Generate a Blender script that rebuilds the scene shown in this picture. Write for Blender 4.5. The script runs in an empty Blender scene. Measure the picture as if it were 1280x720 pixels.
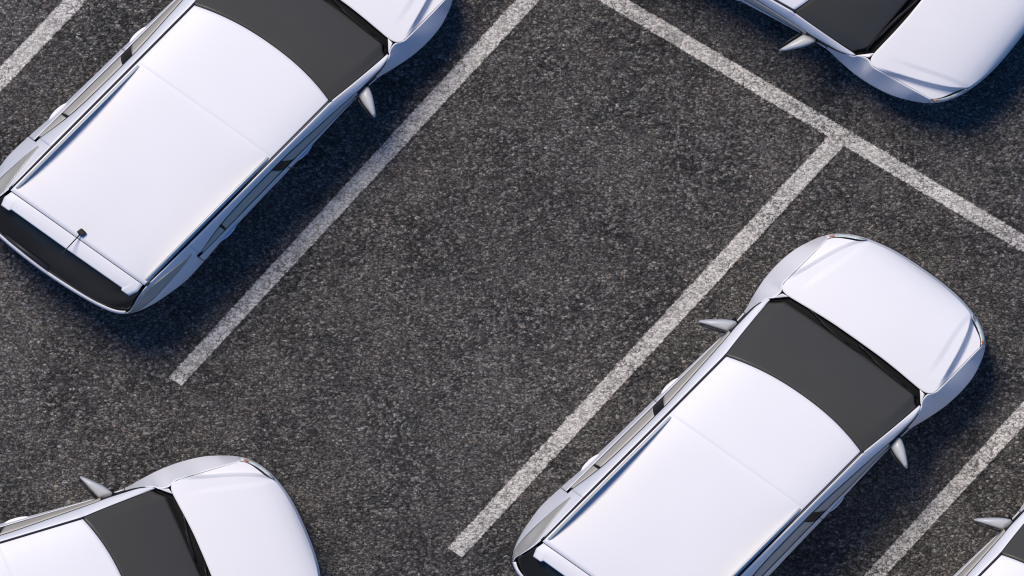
import bpy, math, random
import numpy as np
from mathutils import Matrix, Vector

random.seed(7)
PPM = 153.0            # photo pixels (1280 wide) per metre
SQ = 27.0 / 32.0       # the photograph's north-south foreshortening of the place
C = bpy.context.scene.collection

# ------------------------------------------------------------------ camera, world, sun, exposure
def W2(px, py, z=0.0):
    return Vector(((px - 640.0) / PPM, (360.0 - py) / PPM, z))

cam_d = bpy.data.cameras.new('camera')
cam_d.type = 'ORTHO'
cam_d.ortho_scale = 1280.0 / PPM
cam_d.clip_start = 0.1
cam_d.clip_end = 500
cam = bpy.data.objects.new('camera', cam_d)
cam.location = (0, 0, 30)
C.objects.link(cam)
sc = bpy.context.scene
sc.camera = cam

SUN_EL = math.radians(63)
SUN_AZ = math.radians(-28)           # clockwise from +Y (picture up)
sd = Vector((math.sin(SUN_AZ) * math.cos(SUN_EL), math.cos(SUN_AZ) * math.cos(SUN_EL), math.sin(SUN_EL)))
sun_d = bpy.data.lights.new('sun', 'SUN')
sun_d.energy = 3.6
sun_d.angle = math.radians(18)
sun_d.color = (1.0, 0.90, 0.785)
sun = bpy.data.objects.new('sun', sun_d)
sun.rotation_euler = sd.to_track_quat('Z', 'Y').to_euler()
sun.location = sd * 20
C.objects.link(sun)

world = bpy.data.worlds.new('World')
sc.world = world
world.use_nodes = True
wn = world.node_tree.nodes
wl = world.node_tree.links
bg = wn['Background']
sky = wn.new('ShaderNodeTexSky')
sky.sky_type = 'NISHITA'
sky.sun_disc = False
sky.sun_elevation = SUN_EL
sky.sun_rotation = SUN_AZ
sky.ozone_density = 10.0
sky.air_density = 1.0
sky.dust_density = 0.0
sky.altitude = 5000
clear = wn.new('ShaderNodeVectorMath')      # deep blue of a very clear sky
clear.operation = 'MULTIPLY'
clear.inputs[1].default_value = (0.44, 0.83, 1.0)
wl.new(sky.outputs[0], clear.inputs[0])
wl.new(clear.outputs[0], bg.inputs['Color'])
bg.inputs['Strength'].default_value = 0.15

sc.view_settings.view_transform = 'Standard'
sc.view_settings.look = 'None'
sc.view_settings.exposure = 0.0
sc.view_settings.gamma = 1.0
sc.view_settings.use_curve_mapping = False
sc.render.engine = 'CYCLES'
sc.cycles.use_denoising = True
sc.cycles.filter_width = 1.05

# ------------------------------------------------------------------ materials
def pmat(name, col, rough=0.5, metal=0.0, coat=0.0, spec=0.5, noise=None):
    m = bpy.data.materials.new(name)
    m.use_nodes = True
    nt = m.node_tree
    b = nt.nodes['Principled BSDF']
    b.inputs['Base Color'].default_value = (*col, 1)
    b.inputs['Roughness'].default_value = rough
    b.inputs['Metallic'].default_value = metal
    b.inputs['Coat Weight'].default_value = coat
    b.inputs['Coat Roughness'].default_value = 0.08
    b.inputs['Specular IOR Level'].default_value = spec
    if noise:
        sca, lo, hi = noise
        tc = nt.nodes.new('ShaderNodeTexCoord')
        n = nt.nodes.new('ShaderNodeTexNoise')
        n.inputs['Scale'].default_value = sca
        n.inputs['Detail'].default_value = 5
        nt.links.new(tc.outputs['Object'], n.inputs['Vector'])
        mr = nt.nodes.new('ShaderNodeMapRange')
        mr.inputs['From Min'].default_value = 0.3
        mr.inputs['From Max'].default_value = 0.7
        mr.inputs['To Min'].default_value = lo
        mr.inputs['To Max'].default_value = hi
        nt.links.new(n.outputs['Fac'], mr.inputs['Value'])
        mx = nt.nodes.new('ShaderNodeMix')
        mx.data_type = 'RGBA'
        mx.blend_type = 'MULTIPLY'
        mx.inputs[0].default_value = 1
        mx.inputs[6].default_value = (*col, 1)
        nt.links.new(mr.outputs[0], mx.inputs[7])
        nt.links.new(mx.outputs[2], b.inputs['Base Color'])
        mr2 = nt.nodes.new('ShaderNodeMapRange')
        mr2.inputs['To Min'].default_value = rough * 0.85
        mr2.inputs['To Max'].default_value = rough * 1.2
        nt.links.new(n.outputs['Fac'], mr2.inputs['Value'])
        nt.links.new(mr2.outputs[0], b.inputs['Roughness'])
    return m

M = {
    'paint': pmat('white_paint', (0.80, 0.79, 0.80), 0.45, 0, 0.0, 0.25, (1.3, 0.97, 1.0)),
    'glass': pmat('dark_glass', (0.064, 0.062, 0.057), 0.3, 0, 0, 0.12, (1.7, 0.94, 1.04)),
    'rear_glass': pmat('rear_glass', (0.020, 0.020, 0.020), 0.2, 0, 0, 0.2, (2.5, 0.9, 1.1)),
    'side_glass': pmat('side_glass', (0.52, 0.48, 0.41), 0.3, 0, 0, 0.2, (2.0, 0.93, 1.05)),
    'black': pmat('black_trim', (0.010, 0.010, 0.011), 0.45, 0, 0, 0.3, (30, 0.8, 1.3)),
    'cowl': pmat('cowl_plastic', (0.0045, 0.0045, 0.005), 0.6, 0, 0, 0.12, (30, 0.8, 1.3)),
    'mirror_shell': pmat('mirror_shell', (0.50, 0.51, 0.52), 0.35, 0, 0, 0.4, (6, 0.9, 1.0)),
    'ditch': pmat('dark_trim', (0.028, 0.028, 0.034), 0.4, 0, 0, 0.3, (20, 0.9, 1.1)),
    'rubber': pmat('tyre_rubber', (0.016, 0.016, 0.016), 0.85, 0, 0, 0.2, (40, 0.8, 1.2)),
    'alloy': pmat('alloy', (0.55, 0.55, 0.57), 0.35, 0.8, 0, 0.5, (10, 0.9, 1.0)),
    'rail': pmat('rail_silver', (0.50, 0.52, 0.51), 0.35, 0.15, 0, 0.4, (8, 0.93, 1.0)),
    'lamp': pmat('lamp_lens', (0.58, 0.64, 0.62), 0.12, 0.0, 0.5, 0.5, (25, 0.85, 1.05)),
    'tail': pmat('tail_lens', (0.46, 0.44, 0.39), 0.25, 0.0, 0.2, 0.4, (6, 0.9, 1.05)),
    'amber': pmat('amber_lens', (0.55, 0.12, 0.02), 0.25, 0, 0.3, 0.5, (40, 0.8, 1.1)),
    'mirror': pmat('mirror_glass', (0.35, 0.38, 0.42), 0.05, 1.0),
    'stone': pmat('stone', (0.23, 0.205, 0.18), 0.85, 0, 0, 0.2, (14, 0.6, 1.5)),
}

# ---- asphalt: crushed aggregate in bitumen
def asphalt_group():
    g = bpy.data.node_groups.new('asphalt', 'ShaderNodeTree')
    I = g.interface
    I.new_socket('Color', in_out='OUTPUT', socket_type='NodeSocketColor')
    I.new_socket('Height', in_out='OUTPUT', socket_type='NodeSocketFloat')
    I.new_socket('Grain', in_out='OUTPUT', socket_type='NodeSocketFloat')
    N = g.nodes; L = g.links
    out = N.new('NodeGroupOutput')
    geo = N.new('ShaderNodeNewGeometry')
    mp = N.new('ShaderNodeMapping')
    mp.inputs['Scale'].default_value = (1, 1 / SQ, 0)
    L.new(geo.outputs['Position'], mp.inputs['Vector'])
    # a little warp so the cells are not round
    wnz = N.new('ShaderNodeTexNoise'); wnz.inputs['Scale'].default_value = 30; wnz.inputs['Detail'].default_value = 2
    L.new(mp.outputs[0], wnz.inputs['Vector'])
    ws = N.new('ShaderNodeVectorMath'); ws.operation = 'MULTIPLY_ADD'
    ws.inputs[1].default_value = (0.034, 0.024, 0)
    L.new(wnz.outputs['Color'], ws.inputs[0]); L.new(mp.outputs[0], ws.inputs[2])
    vec = ws.outputs[0]

    def math_(op, a, b=None, c=None, clamp=False):
        n = N.new('ShaderNodeMath'); n.operation = op; n.use_clamp = clamp
        for i, v in enumerate((a, b, c)):
            if v is None: continue
            if isinstance(v, (int, float)): n.inputs[i].default_value = v
            else: L.new(v, n.inputs[i])
        return n.outputs[0]

    def rng(v, a, b, c, d, smooth=False):
        n = N.new('ShaderNodeMapRange'); n.clamp = True
        if smooth: n.interpolation_type = 'SMOOTHSTEP'
        L.new(v, n.inputs['Value'])
        for k, x in zip(('From Min', 'From Max', 'To Min', 'To Max'), (a, b, c, d)):
            n.inputs[k].default_value = x
        return n.outputs[0]

    def voro(scale, rnd=1.0):
        n = N.new('ShaderNodeTexVoronoi'); n.voronoi_dimensions = '2D'
        n.inputs['Scale'].default_value = scale
        n.inputs['Randomness'].default_value = rnd
        L.new(vec, n.inputs['Vector'])
        s = N.new('ShaderNodeSeparateColor'); L.new(n.outputs['Color'], s.inputs[0])
        return n.outputs['Distance'], s.outputs[0], s.outputs[1], s.outputs[2]

    def noise(scale, det=4, rough=0.55):
        n = N.new('ShaderNodeTexNoise'); n.inputs['Scale'].default_value = scale
        n.inputs['Detail'].default_value = det; n.inputs['Roughness'].default_value = rough
        L.new(mp.outputs[0], n.inputs['Vector'])
        return n.outputs['Fac']

    d1, r1, g1, b1 = voro(34)
    d2, r2, g2, b2 = voro(66)
    d3, r3, g3, b3 = voro(17)
    patch = noise(1.3, 6, 0.68)
    coarse = rng(patch, 0.36, 0.70, 0.30, 1.0, True)       # where the binder has worn off the stones show more
    med = noise(7, 4, 0.6)
    fine = noise(170, 2, 0.6)
    top1 = rng(d1, 0.62, 0.30, 0.0, 1.0, True)
    top2 = rng(d2, 0.62, 0.28, 0.0, 1.0, True)
    pit = noise(30, 6, 0.78)
    # every chip has its own grey; bitumen and painted-in shade darken the crevices and pits
    c1 = math_('ADD', math_('MULTIPLY', math_('POWER', r1, 2.4), 1.6), 0.54)
    c2 = math_('ADD', math_('MULTIPLY', math_('POWER', r2, 2.4), 1.4), 0.62)
    c1 = math_('ADD', math_('MULTIPLY', math_('SUBTRACT', c1, 1.0), rng(patch, 0.40, 0.62, 0.25, 1.15)), 1.0)
    gaps = math_('MULTIPLY', math_('ADD', math_('MULTIPLY', top1, 0.38), 0.62), math_('ADD', math_('MULTIPLY', top2, 0.45), 0.55))
    cav = math_('SUBTRACT', 1.0, math_('MULTIPLY', rng(pit, 0.49, 0.36, 0.0, 0.85, True), rng(patch, 0.36, 0.66, 0.35, 1.0)))
    tot = math_('MULTIPLY', math_('MULTIPLY', c1, c2), math_('MULTIPLY', gaps, cav))
    tot = math_('MULTIPLY', tot, math_('MULTIPLY', rng(med, 0.3, 0.7, 0.205, 0.285), rng(fine, 0.3, 0.7, 0.6, 1.4)))
    # sparse bigger stones
    big = math_('MULTIPLY', rng(r3, 0.955, 0.96, 0, 1), rng(d3, 0.36, 0.26, 0, 1, True))
    tot = math_('ADD', tot, math_('MULTIPLY', big, rng(b3, 0, 1, 0.05, 0.18)))
    # stains of the surface itself
    tot = math_('MULTIPLY', tot, rng(noise(0.6, 3), 0.3, 0.7, 0.80, 1.14))
    # hue per stone
    hue = N.new('ShaderNodeValToRGB')
    cr = hue.color_ramp
    cr.interpolation = 'CONSTANT'
    cr.elements[0].position = 0.0; cr.elements[0].color = (1.0, 0.92, 0.845, 1)
    cr.elements[1].position = 0.55; cr.elements[1].color = (1.0, 0.93, 0.835, 1)
    for p, c in ((0.74, (0.98, 0.95, 0.93, 1)), (0.88, (1.06, 0.94, 0.88, 1)), (0.955, (1.07, 0.94, 0.80, 1)), (0.985, (1.14, 0.90, 0.76, 1))):
        e = cr.elements.new(p); e.color = c
    hm = math_('ADD', math_('MULTIPLY', g1, math_('SUBTRACT', 1.0, big)), math_('MULTIPLY', g3, big))
    L.new(hm, hue.inputs[0])
    mul = N.new('ShaderNodeVectorMath'); mul.operation = 'SCALE'
    L.new(hue.outputs[0], mul.inputs[0]); L.new(tot, mul.inputs['Scale'])
    L.new(mul.outputs[0], out.inputs['Color'])
    # relief
    h = math_('MULTIPLY', math_('MULTIPLY', top1, rng(b1, 0, 1, 0.35, 1.0)), coarse)
    h = math_('ADD', h, math_('MULTIPLY', top2, math_('MULTIPLY', g2, 0.7)))
    h = math_('ADD', h, math_('MULTIPLY', fine, 0.45))
    h = math_('ADD', h, math_('MULTIPLY', big, 0.7))
    h = math_('ADD', h, math_('MULTIPLY', math_('MULTIPLY', pit, coarse), 4.2))
    L.new(h, out.inputs['Height'])
    gr = math_('MULTIPLY', math_('MULTIPLY', math_('MULTIPLY', c1, c2), math_('MULTIPLY', gaps, cav)), 0.80)
    L.new(gr, out.inputs['Grain'])
    return g

AG = asphalt_group()

def ground_mat():
    m = bpy.data.materials.new('asphalt'); m.use_nodes = True
    nt = m.node_tree; b = nt.nodes['Principled BSDF']
    g = nt.nodes.new('ShaderNodeGroup'); g.node_tree = AG
    nt.links.new(g.outputs['Color'], b.inputs['Base Color'])
    bp = nt.nodes.new('ShaderNodeBump'); bp.inputs['Strength'].default_value = 1.0
    bp.inputs['Distance'].default_value = 0.024
    nt.links.new(g.outputs['Height'], bp.inputs['Height'])
    nt.links.new(bp.outputs[0], b.inputs['Normal'])
    b.inputs['Roughness'].default_value = 0.72
    b.inputs['Specular IOR Level'].default_value = 0.35
    return m

def line_mat():
    m = bpy.data.materials.new('worn_line_paint'); m.use_nodes = True
    nt = m.node_tree; b = nt.nodes['Principled BSDF']; L = nt.links; N = nt.nodes
    g = N.new('ShaderNodeGroup'); g.node_tree = AG
    def math_(op, a, b_=None, clamp=False):
        n = N.new('ShaderNodeMath'); n.operation = op; n.use_clamp = clamp
        for i, v in enumerate((a, b_)):
            if v is None: continue
            if isinstance(v, (int, float)): n.inputs[i].default_value = v
            else: L.new(v, n.inputs[i])
        return n.outputs[0]
    def rng(v, a, b_, c, d):
        n = N.new('ShaderNodeMapRange'); n.clamp = True; L.new(v, n.inputs['Value'])
        for k, x in zip(('From Min', 'From Max', 'To Min', 'To Max'), (a, b_, c, d)):
            n.inputs[k].default_value = x
        return n.outputs[0]
    uv = N.new('ShaderNodeTexCoord')
    sp = N.new('ShaderNodeSeparateXYZ'); L.new(uv.outputs['UV'], sp.inputs[0])
    # distance to the line's edge, 0 in the middle, 1 at the edge
    e = math_('ABSOLUTE', math_('MULTIPLY', math_('SUBTRACT', sp.outputs[1], 0.5), 2.0))
    geo = N.new('ShaderNodeNewGeometry')
    nz = N.new('ShaderNodeTexNoise'); nz.inputs['Scale'].default_value = 70; nz.inputs['Detail'].default_value = 3
    L.new(geo.outputs['Position'], nz.inputs['Vector'])
    nf = N.new('ShaderNodeTexNoise'); nf.inputs['Scale'].default_value = 130; nf.inputs['Detail'].default_value = 3
    L.new(geo.outputs['Position'], nf.inputs['Vector'])
    nl = N.new('ShaderNodeTexNoise'); nl.inputs['Scale'].default_value = 2.2; nl.inputs['Detail'].default_value = 3
    L.new(geo.outputs['Position'], nl.inputs['Vector'])
    edge = rng(math_('ADD', e, math_('MULTIPLY', math_('SUBTRACT', nz.outputs['Fac'], 0.5), 0.46)), 0.84, 0.93, 1.0, 0.0)
    grain = g.outputs['Grain']
    wear = math_('ADD', math_('MULTIPLY', grain, 0.75), math_('MULTIPLY', nf.outputs['Fac'], 0.7))
    wear = math_('ADD', wear, math_('MULTIPLY', math_('SUBTRACT', nl.outputs['Fac'], 0.5), 0.7))
    cov = math_('MULTIPLY', rng(wear, 0.34, 0.60, 0.22, 1.0), edge)
    bright = rng(math_('ADD', grain, math_('MULTIPLY', nf.outputs['Fac'], 0.6)), 0.32, 1.15, 0.30, 0.80)
    pc = N.new('ShaderNodeVectorMath'); pc.operation = 'SCALE'
    pc.inputs[0].default_value = (1.0, 0.955, 0.90); L.new(bright, pc.inputs['Scale'])
    mx = N.new('ShaderNodeMix'); mx.data_type = 'RGBA'
    L.new(cov, mx.inputs[0]); L.new(g.outputs['Color'], mx.inputs[6]); L.new(pc.outputs[0], mx.inputs[7])
    L.new(mx.outputs[2], b.inputs['Base Color'])
    bp = N.new('ShaderNodeBump'); bp.inputs['Strength'].default_value = 1.0; bp.inputs['Distance'].default_value = 0.008
    L.new(g.outputs['Height'], bp.inputs['Height']); L.new(bp.outputs[0], b.inputs['Normal'])
    b.inputs['Roughness'].default_value = 0.7
    b.inputs['Specular IOR Level'].default_value = 0.3
    return m

# ------------------------------------------------------------------ ground and markings
def mesh_obj(name, verts, faces, mat, parent=None, smooth=False, uvs=None):
    me = bpy.data.meshes.new(name)
    me.from_pydata([tuple(v) for v in verts], [], faces)
    me.materials.append(mat)
    if smooth:
        me.polygons.foreach_set('use_smooth', [True] * len(me.polygons))
    if uvs:
        ul = me.uv_layers.new(name='UVMap')
        for li, loop in enumerate(me.loops):
            ul.data[li].uv = uvs[loop.vertex_index]
    me.update()
    o = bpy.data.objects.new(name, me)
    C.objects.link(o)
    if parent: o.parent = parent
    return o

G = mesh_obj('ground', [(-200, -200, 0), (200, -200, 0), (200, 200, 0), (-200, 200, 0)], [(0, 1, 2, 3)], ground_mat())
G['kind'] = 'structure'
G['label'] = 'dark grey coarse asphalt of the parking lot'
LM = line_mat()

def line(e1a, e1b, e2a, e2b, label, z=0.004):
    """a painted line between two edges given as pixel pairs (start, end)"""
    n = 40
    V = []; UV = []; F = []
    a0, a1, b0, b1 = W2(*e1a, z), W2(*e1b, z), W2(*e2a, z), W2(*e2b, z)
    for i in range(n + 1):
        t = i / n
        for k, (p, q) in enumerate(((a0, a1), (b0, b1))):
            V.append(p.lerp(q, t)); UV.append((t * 10, float(k)))
    for i in range(n):
        F.append((2 * i, 2 * i + 1, 2 * i + 3, 2 * i + 2))
    o = mesh_obj('parking_line', V, F, LM, uvs=UV)
    if o.data.polygons[0].normal.z < 0: o.data.flip_normals()
    o['kind'] = 'structure'; o['label'] = label
    return o

def ext(p, q, d):
    """point beyond q on the line p>q"""
    L = math.hypot(q[0] - p[0], q[1] - p[1])
    return (q[0] + (q[0] - p[0]) / L * d, q[1] + (q[1] - p[1]) / L * d)

def widen(a, b, c, d, w=1.6):
    """move both edges apart by w pixels: the ragged edge eats that much"""
    vx, vy = (c[0] - a[0]), (c[1] - a[1]); L = math.hypot(vx, vy); vx /= L; vy /= L
    return ((a[0] - vx * w, a[1] - vy * w), (b[0] - vx * w, b[1] - vy * w),
            (c[0] + vx * w, c[1] + vy * w), (d[0] + vx * w, d[1] + vy * w))

cu = lambda x: (x, 315.5 + (x - 1280) * 0.5935)
cv = lambda x: (x, 293.5 + (x - 1280) * 0.5935)
line(*widen(cu(-400), cu(2400), cv(-400), cv(2400)), 'long white cross line closing off the row of bays')
def bay(la, lb, ra, rb, label, far=False):
    # start at the open end, end where the line meets the cross line
    def hit(p, q):
        m = (q[1] - p[1]) / (q[0] - p[0]); x = (315.5 - 1280 * 0.5935 - p[1] + m * p[0]) / (m - 0.5935)
        return (x, p[1] + m * (x - p[0]))
    a, b, c, d = widen(la, hit(la, lb), ra, hit(ra, rb))
    return line(a, b, c, d, label, 0.008)
bay((211, 472), (645, 0), (226.5, 481.5), (674, 0), 'white bay line right of the upper left car')
bay((560, 685), (1034, 172.5), (577, 696.5), (1054, 182), 'white bay line left of the right hand car')
bay(ext((1280, 501), (1080, 720), 640), (1280, 501), ext((1280, 532), (1106, 720), 640), (1280, 532), 'white bay line in the lower right corner')
bay(ext((80, 0), (0, 84), 220), (80, 0), ext((109, 0), (0, 115), 220), (109, 0), 'white bay line in the upper left corner')

# loose stones lying on the asphalt
def stones():
    V = []; F = []
    def stone(x, y, s):
        base = len(V); n = 7; rot = random.random() * 6.28; el = random.uniform(0.6, 0.9)
        for ring, (rr, z) in enumerate(((1.0, -0.002), (0.92, 0.28 * s), (0.5, 0.46 * s))):
            for k in range(n):
                a = k / n * 6.283
                r = s * rr * (0.8 + 0.35 * random.random() if ring == 0 else 0.85 + .2 * random.random())
                px, py = r * math.cos(a), r * math.sin(a) * el
                V.append((x + px * math.cos(rot) - py * math.sin(rot), y + (px * math.sin(rot) + py * math.cos(rot)) * SQ, z))
        V.append((x, y, 0.5 * s)); top = len(V) - 1
        for ring in range(2):
            for k in range(n):
                a, b = base + ring * n + k, base + ring * n + (k + 1) % n
                F.append((a, b, b + n, a + n))
        for k in range(n):
            F.append((base + 2 * n + k, base + 2 * n + (k + 1) % n, top))
    for px, py, s in ((437, 263, .028), (674, 263, .026), (618, 455, .024), (358, 537, .022), (442, 287, .018), (753, 299, .016),
                      (772, 306, .016), (1011, 268, .012), (933, 178, .024), (1080, 333, .02), (812, 248, .018), (358, 455, .018),
                      (504, 448, .014), (535, 478, .016), (720, 130, .018), (1262, 246, .02), (878, 432, .018), (855, 452, .024),
                      (86, 628, .025), (70, 608, .022), (518, 580, .016), (1003, 338, .014), (1207, 356, .016), (540, 395, .014)):
        p = W2(px, py); stone(p.x, p.y, s)
    for i in range(520):
        p = W2(random.uniform(-100, 1380), random.uniform(-80, 800)); stone(p.x, p.y, random.choice((.006, .007, .008, .009, .010, .012, .015)) )
    o = mesh_obj('loose_stones', V, F, M['stone'])
    o['kind'] = 'stuff'; o['label'] = 'small pale stones loose on the asphalt'
stones()

# ------------------------------------------------------------------ car geometry (X forward, Y left, Z up; metres)
def tab(pairs):
    """monotone cubic through (x, y) pairs"""
    pairs = sorted(pairs)
    x = np.array([p[0] for p in pairs], float); y = np.array([p[1] for p in pairs], float)
    h = np.diff(x); d = np.diff(y) / h
    m = np.zeros(len(x)); m[0] = d[0]; m[-1] = d[-1]
    for i in range(1, len(x) - 1):
        if d[i - 1] * d[i] > 0:
            w1 = 2 * h[i] + h[i - 1]; w2 = h[i] + 2 * h[i - 1]
            m[i] = (w1 + w2) / (w1 / d[i - 1] + w2 / d[i])
    def f(q):
        q = min(max(q, x[0]), x[-1])
        i = int(min(max(np.searchsorted(x, q) - 1, 0), len(h) - 1))
        t = (q - x[i]) / h[i]; t2 = t * t; t3 = t2 * t
        return float((2 * t3 - 3 * t2 + 1) * y[i] + (t3 - 2 * t2 + t) * h[i] * m[i] + (-2 * t3 + 3 * t2) * y[i + 1] + (t3 - t2) * h[i] * m[i + 1])
    return f

OUT = [(1.69, 0), (1.686, .18), (1.672, .34), (1.647, .47), (1.612, .59), (1.562, .70), (1.492, .795), (1.41, .86), (1.30, .91), (1.14, .957),
       (.96, .972), (.77, .96), (.58, .922), (.42, .885), (.14, .876), (-.14, .882), (-.42, .891), (-.69, .90), (-1.07, .907), (-1.39, .915),
       (-1.62, .922), (-1.85, .938), (-2.07, .945), (-2.24, .925), (-2.43, .885), (-2.58, .825), (-2.67, .745), (-2.72, .62), (-2.75, .42),
       (-2.765, .2), (-2.77, 0)]

def catmull(P, n=8):
    P = [np.array(p, float) for p in P]
    R = []
    for i in range(len(P) - 1):
        p0 = P[i - 1] if i else 2 * P[0] - P[1]
        p3 = P[i + 2] if i + 2 < len(P) else 2 * P[-1] - P[-2]
        p1, p2 = P[i], P[i + 1]
        for k in range(n):
            t = k / n
            R.append(.5 * ((2 * p1) + (-p0 + p2) * t + (2 * p0 - 5 * p1 + 4 * p2 - p3) * t * t + (-p0 + 3 * p1 - 3 * p2 + p3) * t ** 3))
    R.append(P[-1])
    return np.array(R)

OUTC = catmull([(1.686, -.18)] + OUT + [(-2.765, -.2)], 10)[10:-10]
OT = np.array([0] + list(np.cumsum(np.hypot(*np.diff(OUTC, axis=0).T))))
def out_at_s(s):
    return np.array([np.interp(s, OT, OUTC[:, 0]), np.interp(s, OT, OUTC[:, 1])])
def out_n(s):
    a, b = out_at_s(max(s - .02, 0)), out_at_s(min(s + .02, OT[-1]))
    t = b - a; t /= np.linalg.norm(t)
    return np.array([t[1], -t[0]])
_ix = OUTC[::-1]
def s_of_x(x):
    return float(np.interp(x, _ix[:, 0], OT[::-1]))
def Wd(x):
    return float(np.interp(x, _ix[:, 0], _ix[:, 1]))

lerp = lambda a, b, t: a + (b - a) * t
def sstep(a, b, x):
    t = min(max((x - a) / (b - a), 0), 1); return t * t * (3 - 2 * t)

zc = tab([(.2, 1.415), (.1, 1.428), (-.1, 1.452), (-.4, 1.473), (-.9, 1.488), (-1.5, 1.478), (-2.0, 1.452), (-2.33, 1.42), (-2.5, 1.40)])
YR = .715
def zroof(x, y):
    q = min(abs(y) / YR, 1.05)
    return zc(x) - .028 * q ** 2 - .030 * q ** 6
def x_roof_front(y): return .115 * (1 - min(abs(y) / .725, 1) ** 2.2)

ARCH = [(.93, .345), (-1.78, .345)]
def zbot(x, base=.22):
    z = base
    for ax, r in ARCH:
        if abs(x - ax) < r: z = max(z, .29 + math.sqrt(r * r - (x - ax) ** 2))
    return z

xr_h = tab([(0, .812), (.22, .81), (.42, .80), (.6, .785), (.72, .777), (.765, .785), (.79, .80), (.806, .83), (.813, .87)])
xf_h = tab([(0, 1.676), (.18, 1.672), (.34, 1.656), (.46, 1.632), (.54, 1.606), (.61, 1.555), (.70, 1.505), (.75, 1.475), (.80, 1.425), (.813, 1.40)])
zh_c = tab([(.7, 1.062), (.8, 1.06), (1.0, 1.045), (1.2, 1.02), (1.4, .978), (1.52, .935), (1.60, .885), (1.64, .845), (1.68, .775)])
yb_h = tab([(.80, .81), (.88, .795), (1.08, .75), (1.29, .695), (1.48, .625), (1.6, .555), (1.7, .50)])
def zhood(x, y):
    a = abs(y)
    # distance back from the leading edge rolls the nose over
    z = zh_c(min(x + .0 * a, 1.7)) - .035 * (a / .8) ** 2
    lead = xf_h(a) - x
    if a > .5: z += 0.0
    # bonnet ledge
    yb = yb_h(x)
    dep = .105 * sstep(.84, 1.10, x)
    z -= dep * min(max((a - yb) / .040, 0), 1)
    # soft crease inboard
    yc = lerp(.66, .55, sstep(.85, 1.6, x))
    z -= .011 * sstep(yc - .03, yc + .03, a) * sstep(.85, 1.2, x)
    return z

CUR = {}
def bake(pts):
    return [tuple(CUR['B'] @ Vector(p)) for p in pts]

def grid(name, f, nu, nv, mat, parent, us=None, vs=None, thick=.006, side=0, close_v=False):
    """surface from f(u, v) -> (x, y, z); side -1 mirrors to the right"""
    us = us if us is not None else [i / (nu - 1) for i in range(nu)]
    vs = vs if vs is not None else [i / (nv - 1) for i in range(nv)]
    nu, nv = len(us), len(vs)
    P = [f(u, v) for u in us for v in vs]
    if side == -1: P = [(p[0], -p[1], p[2]) for p in P]
    F = []
    for i in range(nu - 1):
        for j in range(nv if close_v else nv - 1):
            j2 = (j + 1) % nv
            F.append((i * nv + j, i * nv + j2, (i + 1) * nv + j2, (i + 1) * nv + j))
    # orientation: outwards from the car's inner axis
    s = 0.0
    A = np.array(P)
    for q in F[:: max(1, len(F) // 60)]:
        a, b, c, d = A[list(q)]
        n = np.cross(c - a, d - b)
        ctr = (a + b + c + d) / 4
        ref = ctr - np.array([max(min(ctr[0], 1.0), -2.1), 0, .45])
        s += float(np.dot(n, ref))
    if s < 0: F = [tuple(reversed(q)) for q in F]
    o = mesh_obj(name, bake(P), F, mat, parent, smooth=True)
    if thick:
        md = o.modifiers.new('thickness', 'SOLIDIFY')
        md.thickness = thick; md.offset = -1; md.use_rim = True
    return o

def box(name, cx, cy, cz, sx, sy, sz, mat, parent, bev=.004, rz=0, ry=0):
    V = []
    Mx = Matrix.Translation((cx, cy, cz)) @ Matrix.Rotation(rz, 4, 'Z') @ Matrix.Rotation(ry, 4, 'Y')
    for i in (-1, 1):
        for j in (-1, 1):
            for k in (-1, 1):
                V.append(Mx @ Vector((i * sx / 2, j * sy / 2, k * sz / 2)))
    F = [(0, 1, 3, 2), (4, 6, 7, 5), (0, 4, 5, 1), (2, 3, 7, 6), (0, 2, 6, 4), (1, 5, 7, 3)]
    o = mesh_obj(name, bake(V), F, mat, parent)
    if bev:
        md = o.modifiers.new('bevel', 'BEVEL'); md.width = bev; md.segments = 2
    return o

def tube(name, pts, r, mat, parent, n=8, flat=1.0):
    P = [np.array(p, float) for p in pts]
    V = []; F = []
    for i, p in enumerate(P):
        t = P[min(i + 1, len(P) - 1)] - P[max(i - 1, 0)]; t /= np.linalg.norm(t)
        a = np.cross(t, [0, 0, 1.0])
        if np.linalg.norm(a) < 1e-3: a = np.array([1.0, 0, 0])
        a /= np.linalg.norm(a); b = np.cross(a, t)
        rr = r[i] if isinstance(r, (list, tuple)) else r
        for k in range(n):
            an = 2 * math.pi * k / n
            V.append(p + a * rr * math.cos(an) + b * rr * flat * math.sin(an))
    for i in range(len(P) - 1):
        for k in range(n):
            F.append((i * n + k, i * n + (k + 1) % n, (i + 1) * n + (k + 1) % n, (i + 1) * n + k))
    F.append(tuple(range(n - 1, -1, -1))); F.append(tuple((len(P) - 1) * n + k for k in range(n)))
    return mesh_obj(name, bake(V), F, mat, parent, smooth=True)

def lathe_y(name, cx, cy, cz, prof, mat, parent, n=40):
    """prof: (radius, y offset) rings about the Y axis"""
    V = []; F = []
    for r, dy in prof:
        for k in range(n):
            a = 2 * math.pi * k / n
            V.append((cx + r * math.cos(a), cy + dy, cz + r * math.sin(a)))
    for i in range(len(prof) - 1):
        for k in range(n):
            F.append((i * n + k, i * n + (k + 1) % n, (i + 1) * n + (k + 1) % n, (i + 1) * n + k))
    return mesh_obj(name, bake(V), F, mat, parent, smooth=True)

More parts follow.
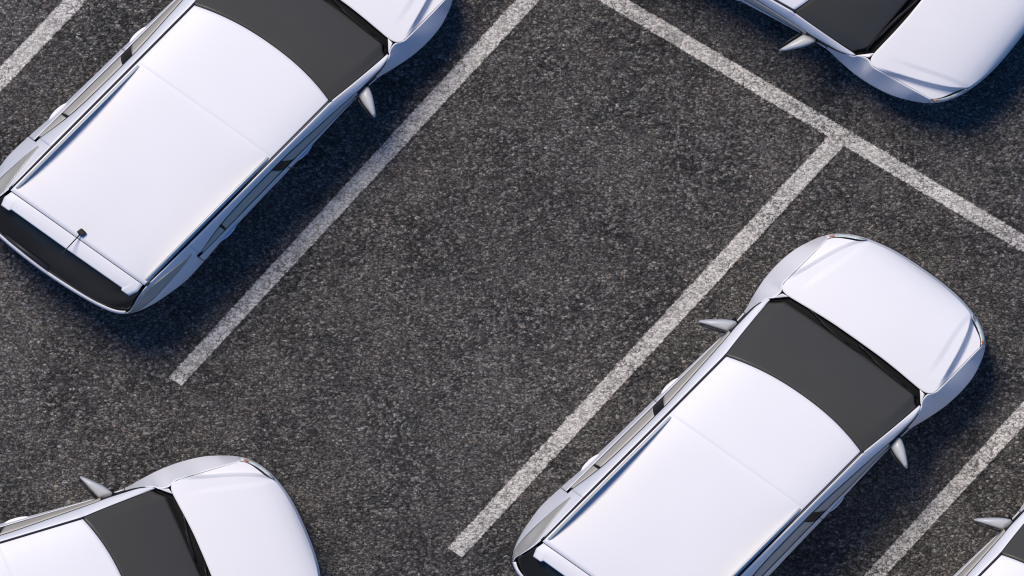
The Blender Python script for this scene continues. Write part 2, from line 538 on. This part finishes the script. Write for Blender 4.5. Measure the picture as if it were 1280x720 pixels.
# side curves
z_ditch = lambda x: zroof(min(x, .0), YR) + .004
ws_zb = lambda y: 1.03 - .028 * (y / .78) ** 2
def ws(u, v):
    """windscreen"""
    s = 1 if v >= 0 else -1
    a = abs(v)
    yt, yb = .732 * a, .787 * a
    xb = .732 - .018 * (a ** 2) - .075 * sstep(.86, 1.0, a)
    xt = x_roof_front(yt) + .006
    x = lerp(xt, xb, u)
    zt = zroof(xt, yt) - .014
    z = lerp(zt, ws_zb(yb), u) + .032 * 4 * u * (1 - u)
    y = lerp(yt, yb, u) + .006 * 4 * u * (1 - u)
    return (x, s * y, z)
def ws_edge(x):
    """(y, z) on the windscreen's side edge at x"""
    lo, hi = 0.0, 1.0
    for _ in range(24):
        m = (lo + hi) / 2
        if ws(m, 1)[0] < x: lo = m
        else: hi = m
    p = ws(lo, 1); return p[1], p[2]
def frame_in(x):
    if x > .0:
        y, z = ws_edge(min(x, .66)); return (y + .006, z + .012)
    return (.740, z_ditch(x) + .002)
fo_y = tab([(.66, .818), (.5, .846), (.3, .843), (.14, .832), (-.2, .812), (-.7, .790), (-1.1, .793), (-1.4, .803), (-1.6, .826), (-1.8, .860)])
fo_z = tab([(.66, 1.015), (.5, 1.065), (.3, 1.125), (.14, 1.175), (-.2, 1.245), (-.7, 1.275), (-1.1, 1.275), (-1.4, 1.245), (-1.6, 1.17), (-1.8, 1.065)])
be_y = tab([(.66, .835), (.45, .866), (.2, .862), (-.7, .864), (-1.4, .872), (-1.8, .876)])
be_z = tab([(.66, .955), (.45, .960), (-.7, .985), (-1.4, 1.012), (-1.8, 1.035)])

def bulge(p, q, t, b):
    """between (y,z) p and q with an outward bulge b"""
    y = lerp(p[0], q[0], t); z = lerp(p[1], q[1], t)
    dy, dz = q[0] - p[0], q[1] - p[1]; L = math.hypot(dy, dz) + 1e-9
    k = 4 * t * (1 - t) * b
    return (y - dz / L * k, z + dy / L * k)

def sideframe(u, v):
    x = lerp(.655, -1.801, u)
    y, z = bulge(frame_in(x), (fo_y(x), fo_z(x)), v, .012)
    return (x, y, z)
def sidewin(x, v, off=0.0):
    p = (fo_y(x) + .001, fo_z(x) - .004); q = (be_y(x), be_z(x))
    y, z = bulge(p, q, v, .010 * min(1, (p[1] - q[1]) / .2))
    return (x, y + off, z + off * .25)
z_in_f0 = tab([(.86, 1.022), (.75, 1.02), (.66, 1.02), (.55, 1.01), (.45, .962)])
z_in_f = lambda x: zhood(x, .812) - .002 if x > .86 else z_in_f0(x)
y_in_f = tab([(1.42, .821), (.86, .821), (.815, .806), (.79, .79), (.765, .778), (.72, .782), (.67, .806), (.655, .822), (.55, .842), (.45, .862)])
def fender(u, v):
    x = lerp(1.415, .425, u)
    return fender_x(x, v)
def side_low(x, t, d0=0.0, z0=.68):
    """below the widest line: t 0..1 from z .68 down to the sill"""
    zb = zbot(x)
    z = lerp(z0, min(zb, z0 - .001), t)
    ins = .0 if z > .5 else .055 * ((.5 - z) / .28) ** 2
    return (x, Wd(x) - ins - d0, z)
def fender_x(x, v):
    if v <= .6:
        t = v / .6; yi, zi = y_in_f(x), z_in_f(x); w = Wd(x) - yi; zf = .50 + .14 * sstep(.42, .30, abs(x - .93)); h = zi - zf
        y = yi + w * (math.sin(t * math.pi / 2) * .12 + .88 * t)
        z = zi - h * (.95 * t + .05 * (1 - math.cos(t * math.pi / 2)))
        return (x, y, z)
    return side_low(x, (v - .6) / .4, 0, .50 + .14 * sstep(.42, .30, abs(x - .93)))
def door_x(x, v):
    if v <= .5:
        t = v / .5; yi, zi = be_y(x) + .008, be_z(x) - .004; w = Wd(x) - yi; h = zi - .68
        y = yi + w * (math.sin(t * math.pi / 2) * .4 + .6 * t); z = zi - h * t
        return (x, y, z)
    return side_low(x, (v - .5) / .5)
qi_y = tab([(-1.8, .740), (-2.33, .735), (-2.42, .742), (-2.52, .765), (-2.60, .785), (-2.64, .772)])
qi_z = tab([(-1.8, 1.405), (-2.1, 1.385), (-2.33, 1.355), (-2.42, 1.27), (-2.52, 1.14), (-2.60, 1.02), (-2.64, .985)])
def quarter(x, v, off=0.0):
    yi, zi = qi_y(x), (z_ditch(x) if x > -2.28 else qi_z(x))
    yi0 = yi
    W = Wd(x)
    k = sstep(-2.64, -2.25, x)
    P = [(yi, zi), (lerp(lerp(yi, W, .25), .811, sstep(-2.45, -2.0, x)), lerp(lerp(zi, .68, .25), 1.237, k)),
         (lerp(lerp(yi, W, .7), .866, k), lerp(lerp(zi, .68, .6), 1.05, k)), (W, .68)]
    if v <= .62:
        t = v / .62 * 3; i = min(int(t), 2); f = t - i
        Q = [np.array(p) for p in P]
        p0 = Q[i - 1] if i else 2 * Q[0] - Q[1]
        p3 = Q[i + 2] if i < 2 else Q[3] + np.array([0, -.25])
        p1, p2 = Q[i], Q[i + 1]
        r = .5 * (2 * p1 + (p2 - p0) * f + (2 * p0 - 5 * p1 + 4 * p2 - p3) * f * f + (-p0 + 3 * p1 - 3 * p2 + p3) * f ** 3)
        return (x, float(r[0]) + off, float(r[1]) + off * .5)
    return side_low(x, (v - .62) / .38)

def prof_out(s, z, top_in):
    """front / rear skin: point on the outline at arclength s, height z"""
    p = out_at_s(s); n = out_n(s)
    ins = top_in(z)
    return (p[0] - n[0] * ins, p[1] - n[1] * ins, z)

def nspace(a, b, n): return [a + (b - a) * i / (n - 1) for i in range(n)]

def build_car(heading):
    """heading in degrees in the unsquashed plan; returns the Empty"""
    R = Matrix.Rotation(math.radians(heading), 4, 'Z')
    S = Matrix.Diagonal((1, SQ, 1, 1))
    CUR['B'] = R.inverted() @ S @ R
    root = bpy.data.objects.new('parked_car', None)
    root.empty_display_size = .5
    C.objects.link(root)
    root.rotation_euler = (0, 0, math.radians(heading))
    root['category'] = 'car'
    root['group'] = 'white cars parked in the bays'
    pt = M['paint']
    # bonnet
    vs = sorted(set([round(v, 4) for v in nspace(-1, 1, 61)] + [round(s * v, 4) for s in (-1, 1) for v in nspace(.62, 1, 48)]))
    def hood(u, v):
        a = abs(v) * .813
        x = lerp(xr_h(a), xf_h(a), u)
        return (x, math.copysign(a, v), zhood(x, a))
    us = nspace(0, .85, 40) + nspace(.86, 1, 18)
    grid('hood', hood, 0, 0, pt, root, us=us, vs=vs, thick=.012)
    # roof, with its cross seam
    def roof(u, v):
        y = v * YR
        xf = x_roof_front(y)
        x = lerp(xf, -2.335, u)
        z = zroof(x, y)
        z -= .0
        return (x, y, z)
    us = nspace(0, 1, 70)
    k = (.72 + .06) / 2.43
    us = sorted(us)
    def roof2(u, v):   # warp the stations so three of them sit on the seam
        y = v * YR; xf = x_roof_front(y)
        x = lerp(xf, -.714, u / .4) if u < .4 else (-.714 - (u - .4) / .01 * .012 if u < .41 else lerp(-.726, -2.335, (u - .41) / .59))
        z = zroof(x, y) - .0025 * max(0, 1 - abs(x + .72) / .006)
        return (x, y, z)
    us = nspace(0, .4, 26) + [.405, .41] + nspace(.42, 1, 40)
    vs = sorted(set([round(v, 4) for v in nspace(-1, 1, 41)] + [round(s * v, 4) for s in (-1, 1) for v in nspace(.8, 1, 14)]))
    grid('roof', roof2, 0, 0, pt, root, us=us, vs=vs, thick=.012)
    # windscreen
    vsw = sorted(set([round(v, 4) for v in nspace(-1, 1, 41)] + [round(s * v, 4) for s in (-1, 1) for v in nspace(.84, 1, 14)]))
    grid('windshield', ws, 24, 0, M['glass'], root, vs=vsw, thick=.005)
    # cowl with slats
    def cowl(u, v):
        y = v * .80
        x0 = .742 - .018 * v * v - .075 * sstep(.86, 1, abs(v)) - .015
        x = lerp(x0, xr_h(abs(y)) + .03, u)
        return (x, y, 1.008 - .03 * v * v - .012 * math.sin(u * math.pi))
    grid('cowl', cowl, 8, 0, M['cowl'], root, vs=nspace(-1, 1, 61), thick=.004)
    for (xa, ya, xb, yb) in ((.797, .50, .735, .02), (.79, -.04, .722, -.60)):
        pts = []
        for i in range(9):
            t = i / 8; pts.append((lerp(xa, xb, t) - .010 * math.sin(t * 3.14), lerp(ya, yb, t), 1.035 - .02 * abs(lerp(ya, yb, t)) + .012 * math.sin(t * 3.14)))
        w = tube('wiper', pts, [.014] + [.008] * 7 + [.005], M['black'], root)
        tube('wiper_blade', [(p[0] - .014, p[1] - .03, p[2] + .006) for p in pts[2:]] + [(xb - .010, yb - .12, 1.028)], .006, M['black'], w)
    for sd_ in (1, -1):
        fl = lambda p: (p[0], p[1] * sd_, p[2])
        # cowl end covers
        grid('cowl_cover', lambda u, v: (lerp(lerp(.775, .765, u), .672, v), lerp(lerp(.700, .758, u), .793, v), lerp(1.028, 1.012, v) + .006 * u), 5, 6, pt, root, side=sd_, thick=.003)
        grid('fender', fender, 60, 0, pt, root, vs=nspace(0, .6, 18) + nspace(.64, 1, 8), side=sd_)
        # doors
        for nm, xa, xb in (('front_door', .419, -.697), ('rear_door', -.703, -1.837)):
            d = grid(nm, lambda u, v: door_x(lerp(xa, xb, u), v) if lerp(xa, xb, u) > -1.79 or v > .3 else door_x(lerp(xa, xb, u), v), 50, 0, pt, root,
                     vs=nspace(0, .5, 12) + nspace(.55, 1, 8), side=sd_)
            xm = -.51 if nm == 'front_door' else -1.50
            pts = []
            for i in range(11):
                t = i / 10; x = xm + .11 - .22 * t
                pts.append((x, (Wd(x) - .008 + .012 * math.sin(t * math.pi) ** .6) * sd_ - .004 * sd_, .815 - .004 * t))
            tube('door_handle', pts, [.004, .010, .014, .016, .017, .017, .017, .016, .014, .010, .004], pt, d, flat=.8)
        # roof gutter trim, side frame, quarter
        grid('roof_trim', lambda u, v: (lerp(.02, -2.33, u), lerp(.7165, .7385, v), z_ditch(min(lerp(.02, -2.33, u), 0)) - .010 + .004 * v), 50, 3, M['ditch'], root, side=sd_, thick=.003)
        grid('roof_pillar', sideframe, 90, 9, pt, root, side=sd_, thick=.005)
        def qp(u, v):
            x = lerp(-1.80, -2.655, u)
            if v < .28 and x > -1.84: pass
            return quarter(max(x, -2.64), v) if x > -2.64 else (x, *quarter(-2.64, v)[1:])
        q = grid('quarter_panel', lambda u, v: quarter(lerp(-1.80, -2.64, u), v) if v <= .38 else quarter(lerp(-1.843, -2.64, u), v), 50, 0, pt, root,
                 vs=nspace(0, .379, 14) + nspace(.381, .62, 10) + nspace(.66, 1, 8), side=sd_, thick=.004)
        # tail lamp on the quarter
        li = tab([(-1.86, .20), (-2.0, .155), (-2.15, .12), (-2.35, .09), (-2.63, .04)])
        lo = tab([(-1.86, .22), (-2.0, .29), (-2.15, .34), (-2.3, .37), (-2.5, .40), (-2.63, .46)])
        grid('tail_light', lambda u, v: quarter(lerp(-1.86, -2.625, u), lerp(li(lerp(-1.86, -2.625, u)), lo(lerp(-1.86, -2.625, u)), v), .007), 40, 10, M['tail'], root, side=sd_, thick=.006)
        # glazing
        grid('window_frame', lambda u, v: sidewin(lerp(.60, -1.795, u), v * 1.02, -.004), 80, 6, M['black'], root, side=sd_, thick=.003)
        def pane(x0, x1, sl0, sl1, m0=.05, m1=.90):
            def f(u, v):
                vv = lerp(m0, m1, v)
                x = lerp(x0 + sl0 * v, x1 + sl1 * v, u)
                return sidewin(x, vv, .002)
            return grid('side_window', f, 30, 6, M['side_glass'], root, side=sd_, thick=.003)
        pane(.20, -.69, .02, .075)
        pane(-.815, -1.475, .06, -.01)
        pane(-1.505, -1.775, .0, -.01)
        # roof rail: a fin that rises from the roof and falls back to it
        hr = lambda t: lerp(.085, .135, t) * min(1, math.sin(min(max(t, 0), 1) * math.pi) ** .6) + .004
        def rail(u, v):
            x = lerp(-.735, -2.29, u)
            h = hr(u); a = v * 2 * math.pi
            ring = [(.676, -.012), (.678, h * .8), (.683, h), (.693, h), (.700, h * .8), (.703, -.012)]
            yy, zz = ring[int(round(v * 5))]
            return (x, yy, zroof(x, .69) + zz)
        grid('roof_rail', rail, 50, 6, M['rail'], root, side=sd_, thick=0)
        # head lamp between bonnet and bumper
        hin = [(1.425, .812), (1.475, .765), (1.515, .712), (1.562, .630), (1.600, .572)]
        hou = [(1.447, .826), (1.503, .778), (1.552, .700), (1.592, .620), (1.612, .570)]
        hi_, ho_ = catmull(hin, 5), catmull(hou, 5)
        def lampf(u, v):
            i = u * (len(hi_) - 1); a = int(min(i, len(hi_) - 2)); f = i - a
            p = lerp(hi_[a], hi_[a + 1], f); q = lerp(ho_[a], ho_[a + 1], f)
            zi = zhood(p[0] - .01, p[1] - .01) - .006; zo = .77
            if v <= .7:
                t = v / .7; r = lerp(p, q, t); return (r[0], r[1], lerp(zi, zo, t * t * .6 + t * .4))
            return (q[0] + .004 * (v - .7), q[1] + .004 * (v - .7), lerp(zo, .66, (v - .7) / .3))
        hl = grid('headlight', lampf, 21, 12, M['lamp'], root, side=sd_, thick=.004)
        tube('turn_signal', [(1.436, .812 * sd_, .812), (1.452, .800 * sd_, .812), (1.464, .787 * sd_, .808)], [.006, .009, .007], M['amber'], hl, flat=.7)
        # door mirror
        my = [.852, .88, .93, .98, 1.03, 1.075, 1.10, 1.112]
        cx_ = tab([(.852, .262), (.93, .228), (1.03, .172), (1.112, .122)])
        hd_ = tab([(.852, .046), (.88, .066), (.95, .060), (1.03, .040), (1.09, .020), (1.112, .005)])
        hz_ = tab([(.852, .045), (.89, .075), (1.0, .085), (1.08, .065), (1.112, .015)])
        def mir(u, v):
            y = np.interp(u * 7, range(8), my); a = v * 2 * math.pi
            ca, sa = math.cos(a), math.sin(a)
            x = cx_(y) + hd_(y) * math.copysign(abs(ca) ** .75, ca); z = 1.005 + hz_(y) * math.copysign(abs(sa) ** .7, sa)
            return (x, y, z)
        mm = grid('side_mirror', mir, 22, 24, M['mirror_shell'], root, side=sd_, thick=0, vs=nspace(0, 1, 25)[:-1], close_v=True)
        grid('mirror_glass', lambda u, v: (cx_(lerp(.875, 1.09, u)) - hd_(lerp(.875, 1.09, u)) - .004, lerp(.875, 1.09, u), 1.005 + hz_(lerp(.875, 1.09, u)) * lerp(-.9, .92, v)), 8, 5, M['black'], mm, side=sd_, thick=.016)
        tube('mirror_foot', [(.31, .846 * sd_, 1.0), (.26, .872 * sd_, 1.005), (.235, .895 * sd_, 1.01)], [.07, .055, .035], M['black'], mm, n=10, flat=.5)
        # black corner moulding of the rear bumper
        sa, sb = s_of_x(-2.42), s_of_x(-2.69)
        def corner(u, v):
            p = prof_out(lerp(sa, sb, u), lerp(.42, .30, v), lambda z: -.022 * math.sin(u * math.pi) ** .5)
            return p
        grid('bumper_corner', corner, 16, 4, M['black'], root, side=sd_, thick=.02)
        # wheels
        for ax in (.93, -1.78):
            y0 = .80 * sd_
            w = lathe_y('wheel', ax, y0, .315, [(.2, -.10), (.29, -.105), (.312, -.09), (.315, -.05), (.315, .05), (.312, .09), (.29, .105), (.2, .10)], M['rubber'], root)
            lathe_y('rim', ax, y0, .315, [(.205, .098 * sd_), (.20, .07 * sd_), (.17, .075 * sd_), (.06, .085 * sd_), (.0, .088 * sd_)], M['alloy'], w, n=20)
    # front skin, both sides in one
    sf = s_of_x(1.42)
    tin = lambda z: .016 * max(0, (z - .62) / .1) ** 2 + (.055 * ((.45 - z) / .25) ** 2 if z < .45 else 0)
    def front(u, v):
        s = lerp(-sf, sf, u)
        ztop = lerp(.762, .765, sstep(.25, .75, abs(s)))
        x, y, z = prof_out(abs(s), lerp(ztop, .20, v), tin)
        return (x, math.copysign(y, s) if abs(s) > 1e-6 else 0, z)
    grid('front_bumper', front, 81, 14, pt, root, thick=.004)
    def front_side(u, v, sg):
        pass
    for nm, z0, z1, sm in (('grille', .64, .54, .45), ('lower_grille', .42, .28, .6)):
        grid(nm, lambda u, v: (lambda s: (lambda p: (p[0] + .006, math.copysign(p[1], s), p[2]))(prof_out(abs(s), lerp(z0, z1, v), tin)))(lerp(-sm, sm, u)), 40, 9, M['black'], root, thick=.003)
    # rear: spoiler, glass, tailgate, bumper
    def spoil(u, v):
        a = abs(v)
        xr = -2.472 - .004 * (1 - a) - .022 * sstep(.86, .885, a)
        ye = lerp(.700, .712, min(u * 2, 1)) - .03 * max(0, u - .5) * 2
        x = lerp(-2.341, xr, u)
        return (x, v * ye, zroof(-2.335, v * .70) - .025 * u * u - .006 * u)
    grid('spoiler', spoil, 12, 0, pt, root, vs=sorted(set([round(q, 4) for q in nspace(-1, 1, 41)] + [round(s * q, 4) for s in (-1, 1) for q in (.855, .86, .868, .876, .885, .89)])), thick=.010)
    xg_b = tab([(0, -2.735), (.3, -2.728), (.5, -2.712), (.65, -2.675), (.74, -2.62), (.78, -2.585)])
    def rglass(u, v):
        ye = lerp(.722, .770, u); y = v * ye
        x = lerp(-2.40, xg_b(abs(y)), u)
        return (x, y, lerp(1.345 - .02 * v * v, 1.035 - .01 * v * v, u) + .02 * math.sin(u * math.pi))
    grid('rear_window', rglass, 20, 0, M['rear_glass'], root, vs=nspace(-1, 1, 61), thick=.005)
    sr = s_of_x(-2.645); se = OT[-1]
    def gate(u, v):
        s = lerp(sr, 2 * se - sr, u); ss = s if s <= se else 2 * se - s
        sg = 1 if s <= se else -1
        if v < .3:
            t = v / .3
            p = prof_out(ss, 1.03, lambda z: lerp(.030, .004, t)); z = 1.03 - .006 * t - .02 * t ** 3
        else:
            t = (v - .3) / .7; z = lerp(1.0, .66, t)
            p = prof_out(ss, z, lambda z: -.0 + .004 * (1 - t))
        return (p[0], p[1] * sg, z)
    tg = grid('tailgate', gate, 81, 16, pt, root, thick=.004)
    def rb(u, v):
        s = lerp(sr, 2 * se - sr, u); ss = s if s <= se else 2 * se - s
        p = prof_out(ss, 0, lambda z: .0 if v < .5 else .05 * ((v - .5) / .5) ** 2)
        return (p[0], p[1] * (1 if s <= se else -1), lerp(.652, .22, v))
    grid('rear_bumper', rb, 81, 10, pt, root, thick=.004)
    tube('rear_wiper', [rglass(.93, .60)[:2] + (1.075,), rglass(.93, .3)[:2] + (1.08,), rglass(.93, .0)[:2] + (1.082,)], [.012, .016, .02], M['ditch'], root, flat=.6)
    # aerial
    ab = box('antenna', -2.272, .008, zroof(-2.27, 0) + .020, .055, .068, .04, M['black'], root, bev=.01, rz=math.radians(-8))
    tube('antenna_mast', [(-2.295, .006, zroof(-2.3, 0) + .03), (-2.42, .002, 1.53), (-2.56, -.002, 1.63)], [.006, .005, .004], M['black'], ab)
    # underbody closing the car from below
    P = []; n = 60
    for s in nspace(0, OT[-1], n): P.append(out_at_s(s) * np.array([1, 1]))
    ring = [(p[0] * .985, max(p[1] - .06, 0)) for p in P] + [(p[0] * .985, -max(p[1] - .06, 0)) for p in reversed(P[1:-1])]
    for (ax, r) in ARCH:   # wheel housings narrow the pan
        ring = [(x, math.copysign(min(abs(y), .66), y) if abs(x - ax) < .37 else y) for x, y in ring]
    V = [(x, y, .21) for x, y in ring] + [(x, y, .62) for x, y in ring]
    k = len(ring)
    F = [tuple(range(k - 1, -1, -1)), tuple(range(k, 2 * k))] + [(i, (i + 1) % k, k + (i + 1) % k, k + i) for i in range(k)]
    mesh_obj('underbody', bake(V), F, M['black'], root)
    return root

def place(o, px, py, heading):
    """origin (front edge of the roof, on the centre line) over the pixel; the outline's own centre sits .03 m right of it"""
    h = math.radians(heading)
    dx, dy = .03 * math.sin(h), -.03 * math.cos(h)
    p = W2(px, py)
    o.location = (p.x + dx, p.y + dy * SQ, 0)

def copy_tree(o, parent=None):
    c = o.copy(); C.objects.link(c); c.parent = parent
    for ch in list(o.children):
        if ch.name in bpy.data.objects: copy_tree(ch, c)
    return c

H1 = 50.0
car = build_car(H1)
kids = list(car.children)
upper_left = copy_tree(car)
lower_right = copy_tree(car)
place(car, 988, 503, H1)
car['label'] = 'white hatchback at the right, seen from roof to nose, between two bay lines'
place(upper_left, 988 - 665, 503 - 439, H1)
upper_left['label'] = 'white hatchback at the upper left showing its rear window, spoiler and roof antenna'
place(lower_right, 988 + 344, 503 + 248, H1)
lower_right['label'] = 'car cut off by the lower right corner, only its mirror and roof edge showing'

def place_by(o, heading, pts):
    """least squares: pts = ((x_fwd, b_right) in car frame, (px, py))"""
    h = math.radians(heading)
    sx = sy = 0
    for (a, b), (px, py) in pts:
        dx = (a * math.cos(h) + b * math.sin(h)) * PPM
        dy = (a * math.sin(h) - b * math.cos(h)) * PPM * SQ
        sx += px - dx; sy += py + dy
    place(o, sx / len(pts), sy / len(pts), heading)

c3 = build_car(-33.8)
place_by(c3, -33.8, (((.65, .80), (1073, 68)), ((1.47, .83), (1170.5, 124)), ((.01, .74), (994.5, 12))))
c3['label'] = 'white car nosing down from the top right edge, beyond the cross line'
c5 = build_car(19.5)
place_by(c5, 19.5, (((.76, -.76), (211, 608)), ((1.41, -.775), (302, 581)), ((0, -.70), (100, 643))))
c5['label'] = 'white car in the lower left corner, its nose pointing right across the empty asphalt'
